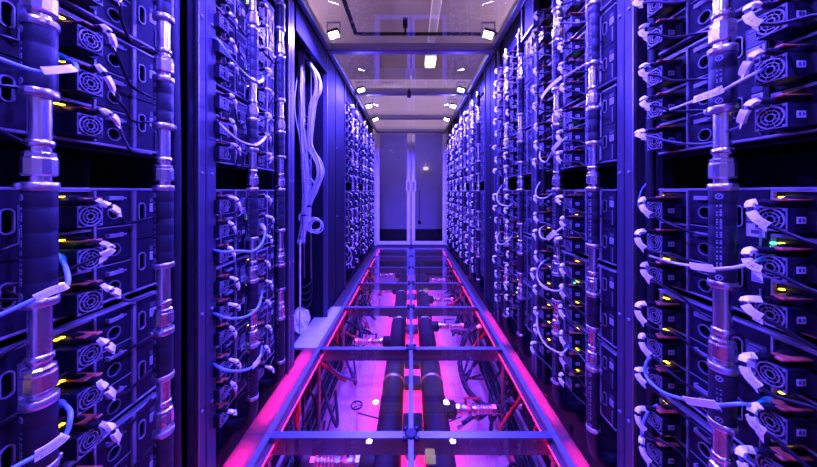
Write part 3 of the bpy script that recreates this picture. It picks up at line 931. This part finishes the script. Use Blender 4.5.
# vertical black cable hoses standing in the gaps beside the posts
def gap_hose(pts, r, label):
    o = ob('conduit_hose', MB().tube(smooth(pts, 6), r, 10).mesh('conduit_hose', 'rubber'))
    tag(o, label, 'hose', 'black conduit hoses in the rack gaps')
    band = MB()
    for t in (0.35, 1.15):
        pass
    return o
def gap(s, Y0, key, words):
    u0 = 0.500 if s < 0 else -0.066
    m = rack_matrix(s, Y0)
    for i, (du, y, r) in enumerate(((0.0, 0.004, 0.013), (0.018 if s < 0 else 0.014, 0.035, 0.009), (-0.020, 0.045, 0.008))):
        rnd = random.Random(hash((s, i, int(Y0 * 100))) & 0xffff)
        pts = [m @ Vector((u0 + du + rnd.uniform(-.004, .004), y + rnd.uniform(-.006, .004), z)) for z in (0.0, 0.35, 0.75, 1.1, 1.5, 1.99)]
        gap_hose(pts, r, '%s black conduit hose standing in the gap of the %s' % (('thick', 'middle', 'thin')[i], words))
for key, s, Y0, words, near in RACKS:
    if near: gap(s, Y0, key, words)

# ------------------------------------------------------------------ closed cabinets between the rack groups, left cable bay
def cabinet(s, y0, y1, label):
    r = empty('closed_cabinet', (s * 0.69, (y0 + y1) / 2, 0))
    tag(r, label, 'cabinet')
    L = (y1 - y0) / 2
    f = lambda x0, x1: (min(s * x0, s * x1), max(s * x0, s * x1))
    b = MB(); b.cbox(*f(0.02, 0.60), -L, L, -0.012, ROOF - 0.01, 0.004)
    ob('body', b.mesh('body', 'frame'), r)
    b = MB(); b.cbox(*f(-0.005, 0.02), -L + 0.01, -L * 0.15, 0.05, ROOF - 0.05, 0.004)
    ob('door', b.mesh('door', 'frame'), r)
    b = MB(); b.cbox(*f(-0.005, 0.02), -L * 0.10, L - 0.03, 0.05, ROOF - 0.05, 0.004)
    ob('door', b.mesh('door', 'frame'), r)
    for yy in (-L + 0.004, L - 0.012):
        b = MB(); b.cbox(*f(-0.012, 0.03), yy, yy + 0.012, 0.0, ROOF - 0.01, 0.002)
        ob('edge_trim', b.mesh('edge_trim', 'post'), r)
    for z in (0.8, 1.42):
        b = MB(); b.lathe([(0.006, 0), (0.006, 0.008)], 8, 0, (s * -0.012, -L * 0.12, z), 'x')
        ob('catch', b.mesh('catch', 'zinc'), r)
    b = MB(); b.cbox(*f(0.0, 0.02), -L, L, ROOF - 0.05, ROOF - 0.012, 0.002)
    ob('header', b.mesh('header', 'frame'), r)
cabinet(-1, 2.20, 2.82, 'tall closed dark cabinet beside the hanging white cables')
cabinet(1, 2.20, 2.52, 'narrow tall closed dark cabinet between right racks')
structure(ob('wall_bay', MB().box(-1.32, -1.30, 1.62, 2.22, -0.012, ROOF).mesh('wall_bay', 'frame')))
hp = MB(); hp.cbox(-0.72, -0.68, 1.61, 2.20, 1.98, ROOF - 0.002, 0.003); hp.box(-1.30, -0.72, 1.61, 2.20, ROOF - 0.03, ROOF - 0.005)
structure(ob('trim_2', hp.mesh('bay_header', 'frame')))
# folded cover panel leaning out above the second right rack
t = empty('cover_panel', (0.645, 1.50, 2.00))
tag(t, 'small framed cover panel above the second right rack post', 'panel')
ob('plate', MB().cbox(0.004, 0.02, -0.075, 0.075, -0.10, 0.10, 0.002).mesh('plate', 'frame'), t)
fr = MB()
for a in ((-0.08, 0.08, -0.108, -0.095), (-0.08, 0.08, 0.095, 0.108)):
    fr.cbox(-0.006, 0.022, a[0], a[1], a[2], a[3], 0.002)
for a in ((-0.08, -0.069), (0.069, 0.08)):
    fr.cbox(-0.006, 0.022, a[0], a[1], -0.095, 0.095, 0.002)
ob('panel_border', fr.mesh('panel_border', 'post'), t)

# hanging bundle of white cables in the left bay
def bundle(label, pts, n, spread, seed, r=0.0042, loose=0.5):
    t = empty('cable_bundle', pts[0])
    tag(t, label, 'cable bundle', 'white cable bundles in the left bay')
    rnd = random.Random(seed)
    base = Vector(pts[0])
    for k in range(n):
        a = rnd.uniform(0, 2 * PI)
        q = rnd.uniform(0.3, 1) * spread
        dx, dy = math.cos(a) * q, math.sin(a) * q
        pp = []
        for i, p in enumerate(pts):
            wv = 1.0 if i not in (1, len(pts) - 2) else 0.55
            pp.append(Vector(p) - base + Vector((dx * wv + rnd.uniform(-loose, loose) * spread, dy * wv + rnd.uniform(-loose, loose) * spread, rnd.uniform(-.01, .01))))
        ob('cable', MB().tube(smooth(pp, 5), r, 6).mesh('cable', 'whitecable'), t)
    for i in (1, max(2, len(pts) - 2)):
        c = Vector(pts[i]) - base
        ob('cable_tie', MB().lathe([(spread * 0.8, -0.006), (spread * 0.86, 0), (spread * 0.8, 0.006)], 12, 0, c, caps=False).mesh('cable_tie', 'black'), t)
    return t
BY = 1.98
def B(px, py, y=BY):
    return ((px - VX) * y / F, y, CZ + (VY - py) * y / F)
bundle('straight white cable bundle hanging closest to the second left rack', [B(301, 52), B(301, 70), B(301, 105), B(303, 140), B(306, 180), B(305, 215), B(302, 243)], 18, 0.030, 1, 0.0036)
bundle('bulging white cable bundle tied beside the straight one in the bay', [B(304, 56), B(308, 62), B(316, 76), B(318, 90), B(312, 106), B(309, 140), B(311, 150), B(316, 160), B(320, 174), B(315, 190), B(309, 206), B(306, 222)], 17, 0.026, 2, 0.0034, 0.4)
t = empty('cable_ladder', B(305, 108))
tag(t, 'narrow ladder rack holding the white cables in the bay', 'cable ladder')
for dx in (-0.02, 0.03):
    ob('stringer', MB().cbox(dx - 0.003, dx + 0.003, 0.03, 0.045, -1.25, 0.62, 0.001).mesh('stringer', 'brush'), t)
for k in range(13):
    ob('rung', MB().cbox(-0.02, 0.03, 0.026, 0.032, -0.06 - 0.055 * k, -0.052 - 0.055 * k, 0.001).mesh('rung', 'brush'), t)
def coil(name, label, c, r, n, seed, ax=(1, 0.4), colr='whitecable', th=0.0036, grp=None, kind='cable'):
    rnd = random.Random(seed)
    pts = []
    for k in range(n * 10 + 1):
        a = 2 * PI * k / 10
        rr = r * (0.92 + 0.20 * math.sin(a * 0.43 + seed) + 0.14 * math.sin(a * 1.7 + 2 * seed))
        pts.append(Vector(c) + Vector((ax[0] * rr * math.cos(a), ax[1] * rr * math.cos(a) + 0.004 * k / 10, rr * 1.15 * math.sin(a))))
    o = ob(name, MB().tube(smooth(pts, 2), th, 6).mesh(name, colr))
    tag(o, label, kind, grp)
    return o
coil('cable_coil', 'coil of spare white cable at the foot of the hanging bundle', B(315, 226), 0.045, 4, 1)
coil('cable_coil', 'tangle of white cable loops halfway down the hanging bundle', B(307, 200), 0.038, 3, 2, (0.8, 0.5))
coil('cable_coil', 'wide slack loop of white cable over the ladder in the bay', B(305, 165), 0.050, 2, 5, (0.5, 0.3), 'whitecable', 0.0034)
coil('cable_coil', 'long narrow loop of white cable near the end of the bundle', B(310, 186), 0.046, 2, 8, (0.7, 0.2), 'whitecable', 0.0034)
coil('cable_coil', 'small ragged loop of white cable above the pole', B(303, 218), 0.034, 3, 9, (0.7, 0.5), 'whitecable', 0.0034)
t = empty('conduit_pole', B(300, 312, 1.86))
tag(t, 'thin pink-lit pole standing under the white cables in the bay', 'pole')
ob('pole', MB().lathe([(0.006, -0.15), (0.006, 0.52)], 10).mesh('pole', 'white'), t)
ob('pole_clip', MB().lathe([(0.0085, 0.50), (0.0085, 0.53)], 10).mesh('pole_clip', 'brush'), t)
# crumpled white bag at the foot of the bay
rnd = random.Random(5)
bg = MB()
prof = [(0.012, 0.155), (0.035, 0.150), (0.065, 0.115), (0.080, 0.07), (0.082, 0.03), (0.072, 0.0)]
vs, seg = [], 14
for i, (r_, z) in enumerate(prof):
    for k in range(seg):
        a = 2 * PI * k / seg
        q = r_ * (1 + rnd.uniform(-0.16, 0.16))
        vs.append((q * math.cos(a) * 0.8, q * math.sin(a) * 1.2, z + (rnd.uniform(-0.012, 0.012) if 0 < z < 0.15 else 0)))
bg.add(vs, [(i * seg + k, i * seg + (k + 1) % seg, (i + 1) * seg + (k + 1) % seg, (i + 1) * seg + k) for i in range(len(prof) - 1) for k in range(seg)][::1])
bg.add(vs[:seg], [tuple(range(seg))])
o = ob('plastic_bag', bg.mesh('plastic_bag', 'bag'), None, (-0.84, 2.05, -0.012))
tag(o, 'crumpled white plastic bag on the floor at the foot of the bay', 'bag')
for k in range(4):
    pts = [(-0.86, 2.10, 0.55 - 0.05 * k), (-0.84, 2.02 + 0.01 * k, 0.36 - 0.05 * k), (-0.80, 2.06, 0.30 - 0.05 * k), (-0.78, 2.14, 0.34 - 0.05 * k), (-0.80, 2.18, 0.5)]
    o = ob('slack_cable', MB().tube(smooth(pts, 5), 0.006, 7).mesh('slack_cable', 'cord'))
    tag(o, 'slack black cable loop in the bay, %s from the top of four' % ORD[k], 'cable', 'slack black cables low in the bay')

# small sensor hanging from a roof beam
t = empty('sensor', (-0.022, 3.10, ROOF - 0.06))
tag(t, 'small black sensor hanging from the second roof beam', 'sensor')
ob('housing', MB().cbox(-0.022, 0.022, -0.03, 0.02, -0.045, 0.025, 0.006).mesh('housing', 'black'), t)
ob('clip', MB().cbox(-0.010, 0.010, -0.02, 0.02, 0.025, 0.05, 0.002).mesh('clip', 'black'), t)

# wall lamp beyond the doors, and an unseen batten added to light that room
t = empty('wall_lamp', (0.40, 7.40, 1.645))
tag(t, 'small warm lamp glowing on the wall beyond the right glass door', 'lamp')
ob('lamp_plate', MB().cbox(-0.05, 0.05, 0.0, 0.03, -0.05, 0.05, 0.004).mesh('lamp_plate', 'white'), t)
ob('lamp_globe', MB().lathe([(0.02, -0.048), (0.06, -0.04), (0.075, 0.0), (0.06, 0.04), (0.02, 0.048)], 14, 0, (0, -0.05, 0)).mesh('lamp_globe', 'warm2'), t)
t = empty('ceiling_lamp', (0.0, 6.1, 3.0))
tag(t, 'added unseen violet batten lighting the room beyond the glass doors', 'lamp')
ob('tray', MB().cbox(-0.8, 0.8, -0.06, 0.06, 0.03, 0.15, 0.006).mesh('tray', 'white'), t)
ob('tube', MB().lathe([(0.018, -0.75), (0.018, 0.75)], 10, 0, (0, 0, 0), 'x').mesh('tube', 'white'), t)
ld = bpy.data.lights.new('batten_fill', 'AREA'); ld.shape = 'RECTANGLE'; ld.size = 1.5; ld.size_y = 0.06
ld.energy = 30; ld.color = (0.24, 0.15, 1.0)
lo = bpy.data.objects.new('batten_fill', ld); COL.objects.link(lo); lo.parent = t; lo.location = (0, 0, -0.03)

for sx, wd in ((-1, 'left'), (1, 'right')):  # unseen tubes added above the racks to brighten the room ceiling
    t = empty('ceiling_lamp', (sx * 2.0, 2.4, 2.72))
    tag(t, 'added unseen fill tube lighting the room ceiling above the %s racks' % wd, 'lamp')
    ob('tube', MB().tube([(0, -1.2, 0), (0, 1.2, 0)], 0.022, 10).mesh('tube', 'fill_tube'), t)
    for yy in (-1.0, 1.0):
        ob('hanger', MB().tube([(0, yy, 0.02), (0, yy, 0.43)], 0.005, 6).mesh('hanger', 'white'), t)
# room ceiling fittings seen through the glass roof
t = empty('ceiling_lamp', (0.29, 4.07, 2.93))
tag(t, 'warm glowing lamp on a white conduit above the glass roof', 'lamp')
ob('bulb_cover', MB().cbox(-0.075, 0.075, -0.13, 0.13, 0.0, 0.05, 0.012).mesh('bulb_cover', 'warm'), t)
ob('lamp_base', MB().cbox(-0.085, 0.085, -0.14, 0.14, 0.05, 0.075, 0.004).mesh('lamp_base', 'white'), t)
o = ob('ceiling_conduit', MB().cbox(-0.05, 0.05, -2.0, 3.9, 0, 0.06, 0.006).mesh('ceiling_conduit', 'white'), None, (0.27, 0, 2.99))
tag(o, 'long white conduit running along the room ceiling above the glass roof', 'conduit')
t = empty('cable_tray', (0, 5.0, 2.95))
tag(t, 'wire ladder tray crossing above the glass roof', 'cable tray')
for z in (0, 0.12):
    ob('tray_wire', MB().tube([(-2.2, 0, z), (2.2, 0, z)], 0.008, 6).mesh('tray_wire', 'white'), t)
for x in (-1.6, 0.0, 1.6):
    ob('tray_hanger', MB().tube([(x, 0, 0.12), (x, 0, 0.20)], 0.006, 6).mesh('tray_hanger', 'white'), t)
for k in range(24):
    ob('tray_rung', MB().tube([(-2.2 + k * 0.19, 0, 0), (-2.2 + k * 0.19, 0, 0.12)], 0.007, 6).mesh('tray_rung', 'white'), t)
t = empty('hanging_frame', (0, 3.35, 2.95))
tag(t, 'dark hanging frame above the glass roof with drop rod', 'frame')
ob('cross_bar', MB().cbox(-0.68, 1.2, -0.015, 0.015, 0, 0.03, 0.003).mesh('cross_bar', 'frame'), t)
ob('side_bar', MB().cbox(-0.70, -0.66, -2.6, 0.0, 0, 0.03, 0.003).mesh('side_bar', 'frame'), t)
ob('drop_rod', MB().lathe([(0.012, 0.0), (0.012, 0.20)], 8, 0, (-0.07, 0, 0)).mesh('drop_rod', 'frame'), t)
ob('rod_block', MB().cbox(-0.10, -0.04, -0.03, 0.03, 0.10, 0.20, 0.004).mesh('rod_block', 'frame'), t)

# ------------------------------------------------------------------ under the glass: mains, branches, hoses, red strips
def main_pipe(x, z, r, label):
    t = empty('coolant_main', (x, 0, z))
    tag(t, label, 'pipe')
    ob('pipe', MB().lathe([(r, -2.4), (r, 5.1)], 24, 0, (0, 0, 0), 'y').mesh('pipe', 'main'), t, (0, 0, 0), (0, 0, PI))
    for k, y in enumerate((-1.0, 0.2, 1.08, 1.95, 2.84, 3.6, 4.4)):
        b = MB().lathe([(r, -0.012), (r + 0.004, -0.010), (r + 0.004, 0.010), (r, 0.012)], 24, 0, (0, -y, 0), 'y', caps=False)
        ob('pipe_band', b.mesh('pipe_band', 'brush'), t, (0, 0, 0), (0, 0, PI))
    for y in (0.4, 1.5, 2.6, 3.7, 4.8):
        ob('saddle', MB().cbox(-0.05, 0.05, y - 0.02, y + 0.02, -0.60 - z, -r * 0.8, 0.003).mesh('saddle', 'frame'), t)
    return t
MZ, MR = -0.36, 0.075
main_pipe(-0.125, MZ, MR, 'thick black insulated coolant main under the glass, left of centre rail')
lm = [o for o in COL.objects if o.name == 'coolant_main'][0]
for y, L in ((0.55, .05), (0.95, .07), (1.30, .05), (1.62, .07), (1.98, .05), (2.25, .09), (2.75, .06), (3.1, .09), (3.6, .06), (4.1, .09)):
    ob('pipe_bracket', MB().cbox(0.077, 0.194, y - L, y + L, -0.03, 0.012, 0.004).mesh('pipe_bracket', 'main'), lm)
main_pipe(0.150, MZ, MR + 0.003, 'thick black insulated coolant main under the glass, right of centre rail')
bands = MB()
for k in range(3):
    bands.lathe([(MR + 0.0045, -0.004), (MR + 0.0045, 0.004)], 24, 0, (0, -1.36 - 0.02 * k, 0), 'y', caps=False)

def branch(s, y, label, lever):
    """side branch off a main: stub, ball valve with lever, ribbed fittings, end elbow"""
    x0 = (-0.125 - MR) if s < 0 else (0.150 + MR)
    t = empty('branch_valve', (x0, y, MZ + 0.03))
    tag(t, label, 'valve', 'branch valves off the coolant mains')
    f = lambda pr, sg=14, sm=True, mm='black', nm='stub': ob(nm, MB().lathe([(r, s * x) for r, x in pr], sg, 0, (0, 0, 0), 'x', smooth=sm).mesh(nm, mm), t)
    f([(0.048, -0.02), (0.048, 0.045), (0.040, 0.05)], 16, True, 'main', 'stub')
    f([(0.026, 0.05), (0.036, 0.055), (0.036, 0.075), (0.026, 0.08)], 8, False, 'steel', 'union_nut')
    f([(0.024, 0.08), (0.033, 0.095), (0.033, 0.135), (0.024, 0.15)], 14, True, 'brush', 'valve_body')
    f([(0.024, 0.15), (0.032, 0.153), (0.032, 0.175), (0.024, 0.18)], 8, False, 'steel', 'union_nut')
    pr = [(0.022, 0.18)]
    for k in range(5):
        pr += [(0.022, 0.185 + k * 0.018), (0.027, 0.189 + k * 0.018), (0.027, 0.196 + k * 0.018), (0.022, 0.2 + k * 0.018)]
    f(pr, 14, True, 'brush', 'ribbed_fitting')
    f([(0.024, 0.272), (0.030, 0.276), (0.030, 0.30), (0.022, 0.305)], 8, False, 'steel', 'union_nut')
    lv = MB()
    lv.lathe([(0.008, 0.0), (0.008, 0.05)], 8, 0, (s * 0.115, 0, 0.02))
    lv.cbox(min(s * 0.10, s * 0.21), max(s * 0.10, s * 0.21), -0.008, 0.008, 0.066, 0.073, 0.002)
    ob('lever', lv.mesh('lever', lever), t)
    return t
for s, y, lab, lev in ((1, 1.69, 'nearest branch valve under the right panes with lever', 'red'), (1, 2.73, 'second branch valve under the right panes', 'black'), (1, 3.40, 'third branch valve under the right panes', 'red'), (1, 4.15, 'fourth branch valve under the right panes', 'black'),
                       (-1, 1.36, 'nearest branch valve under the left panes', 'black'), (-1, 2.45, 'second branch valve under the left panes with dark lever', 'black'), (-1, 3.04, 'third branch valve under the left panes', 'black'), (-1, 3.72, 'fourth branch valve under the left panes', 'red'), (-1, 4.40, 'fifth branch valve under the left panes', 'black')):
    branch(s, y, lab, lev)

def hose(pts, r, label, col='rubber', name='coolant_hose', grp='flexible hoses under the glass floor', cat='hose', ribs=False):
    path = smooth(pts, 5)
    o = ob(name, MB().tube(path, r, 9).mesh(name, col))
    tag(o, label, cat, grp)
    if ribs:
        for e, k in ((0, 1), (-1, -2)):
            a, b = Vector(path[e]), Vector(path[k])
            d = (b - a).normalized()
            ob('ferrule', MB().tube([a, a + d * 0.04], r * 1.25, 10).mesh('ferrule', 'brush'), o)
    return o
hose([(0.54, 1.69, -0.33), (0.60, 1.74, -0.36), (0.50, 1.86, -0.44), (0.40, 1.98, -0.40), (0.38, 2.12, -0.28), (0.46, 2.22, -0.14), (0.58, 2.26, -0.10)], 0.020, 'thick black hose looping high beside the nearest right branch valve', ribs=True)
hose([(0.30, 1.78, -0.52), (0.45, 1.82, -0.46), (0.60, 1.88, -0.44), (0.74, 1.80, -0.40)], 0.014, 'thin black hose lying on the subfloor under the right panes', ribs=True)
hose([(-0.505, 1.36, -0.33), (-0.58, 1.40, -0.34), (-0.66, 1.52, -0.28), (-0.70, 1.62, -0.12)], 0.020, 'black hose rising from the nearest left branch valve', ribs=True)
hose([(-0.505, 3.04, -0.33), (-0.57, 2.92, -0.36), (-0.50, 2.75, -0.46), (-0.60, 2.60, -0.50), (-0.72, 2.55, -0.30)], 0.018, 'black hose curling down from the third left branch valve', ribs=True)
rnd = random.Random(11)
bayw = ['first', 'second', 'third', 'fourth', 'fifth', 'sixth']
for i in range(6):
    yb = 0.75 + 0.632 * i
    for s in (-1, 1):
        for k in range(5):
            y = yb + 0.06 + 0.11 * k + rnd.uniform(-0.02, 0.02)
            x = 0.70 + rnd.uniform(-0.05, 0.04)
            xi = rnd.uniform(0.40, 0.55)
            pts = [(s * x, y, -0.05), (s * (x - 0.02), y + rnd.uniform(-.05, .05), -0.20), (s * (x - rnd.uniform(0.02, 0.14)), y + rnd.uniform(-.1, .1), -0.36), (s * xi, y + rnd.uniform(-.16, .16), -0.47 + rnd.uniform(-.05, .05)), (s * (xi + rnd.uniform(0.0, 0.15)), y + rnd.uniform(.1, .25), -0.52)]
            colr = rnd.choice(['rubber', 'rubber', 'cord', 'greycord', 'red'])
            hose(pts, rnd.choice([0.008, 0.011, 0.015]), '%s hose drooping under the %s side of pane row %s, %s along the rail' % ({'rubber': 'black', 'cord': 'glossy black', 'greycord': 'grey', 'red': 'red'}[colr], 'left' if s < 0 else 'right', bayw[i], ORD[k]), colr)
# side walls of the trench with a cable tray along each side
for s, nm in ((-1, 'cable_tray'), (1, 'cable_tray')):
    t = empty(nm, (s * 0.66, 0, -0.56))
    tag(t, 'low metal tray with cables under the %s edge of the glass floor' % ('left' if s < 0 else 'right'), 'cable tray')
    ob('tray_base', MB().cbox(-0.07, 0.07, -1.5, 5.0, 0, 0.006, 0.001).mesh('tray_base', 'zinc'), t)
    for x in (-0.07, 0.066):
        ob('tray_lip', MB().cbox(x, x + 0.004, -1.5, 5.0, 0.006, 0.06, 0.001).mesh('tray_lip', 'zinc'), t)
    for k in range(5):
        pts = [(-0.05 + 0.024 * k + rnd.uniform(-.008, .008), y, 0.022 + rnd.uniform(0, .02)) for y in (-1.4, -0.4, 0.5, 1.3, 2.1, 2.9, 3.8, 4.9)]
        ob('tray_cable', MB().tube(smooth(pts, 3), 0.009, 6).mesh('tray_cable', 'cord'), t)
# thin wire across and a hand wheel
o = ob('hand_wheel', None, None, (-0.34, 1.48 * 1.0, -0.40))
bpy.data.objects.remove(o)
t = empty('hand_wheel', (-0.36, 1.80, -0.42))
tag(t, 'small round hand wheel under the left panes with a thin wire', 'hand wheel')
pts = [(0.035 * math.cos(2 * PI * k / 16), 0.035 * math.sin(2 * PI * k / 16), 0.03) for k in range(17)]
ob('wheel_rim', MB().tube(pts, 0.005, 6, caps=False).mesh('wheel_rim', 'black'), t)
for k in range(3):
    a = 2 * PI * k / 3
    ob('wheel_spoke', MB().tube([(0, 0, 0.03), (0.035 * math.cos(a), 0.035 * math.sin(a), 0.03)], 0.003, 6).mesh('wheel_spoke', 'black'), t)
ob('stem', MB().lathe([(0.006, -0.16), (0.006, 0.035)], 8).mesh('stem', 'brush'), t)
hose([(-0.36, 1.80, -0.44), (-0.20, 1.82, -0.50), (0.0, 1.78, -0.52), (0.16, 1.80, -0.53), (0.34, 1.84, -0.50)], 0.004, 'thin black wire crossing the subfloor beneath both mains', 'cord', 'thin_wire', None, 'cable')
coil('cable_coil', 'dark cable coil lying under the front right panes', (0.50, 1.40, -0.50), 0.07, 3, 4, (1, 0.8), 'cord', 0.008)

# red LED strips
def strip(x, z, y0, y1, label, w_=0.010, tape='strip'):
    t = empty('led_strip', (x, (y0 + y1) / 2, z))
    tag(t, label, 'light strip', 'red LED strips under the glass floor')
    up = tape == 'strip2'                                           # tape facing up (under rim plates) or down
    L = (y1 - y0) / 2
    c0, c1 = (-0.012, -0.004) if up else (0.004, 0.012)
    ob('channel', MB().cbox(-w_ * 1.3, w_ * 1.3, -L, L, c0, c1, 0.001).mesh('channel', 'alu'), t)
    if up:                                                          # one tape per floor bay, gaps at the cross beams
        for y in FY:
            a, b = max(y + 0.06, y0), min(y + 0.572, y1)
            if b - a > 0.1:
                ob('diffuser', MB().cbox(-w_, w_, a - (y0 + y1) / 2, b - (y0 + y1) / 2, -0.004, 0.004, 0.001).mesh('diffuser', tape), t)
    else:
        ob('diffuser', MB().cbox(-w_, w_, -L, L, -0.004, 0.004, 0.001).mesh('diffuser', tape), t)
    return t
strip(-0.578, -0.034, -1.2, 4.9, 'red LED strip under the left edge rail of the glass floor', 0.006)
strip(0.578, -0.034, -1.2, 4.9, 'red LED strip under the right edge rail of the glass floor', 0.006)
strip(-0.125, MZ - MR - 0.035, -1.2, 4.9, 'red LED strip hidden beneath the left coolant main', 0.012, 'strip3')
strip(0.150, MZ - MR - 0.038, -1.2, 4.9, 'red LED strip hidden beneath the right coolant main', 0.012, 'strip3')
strip(-0.655, -0.050, -1.2, 1.72, 'red LED strip glowing through the left rim plates', 0.010, 'strip2')
strip(0.640, -0.050, -1.2, 2.30, 'red LED strip glowing through the right rim plates', 0.008, 'strip2')
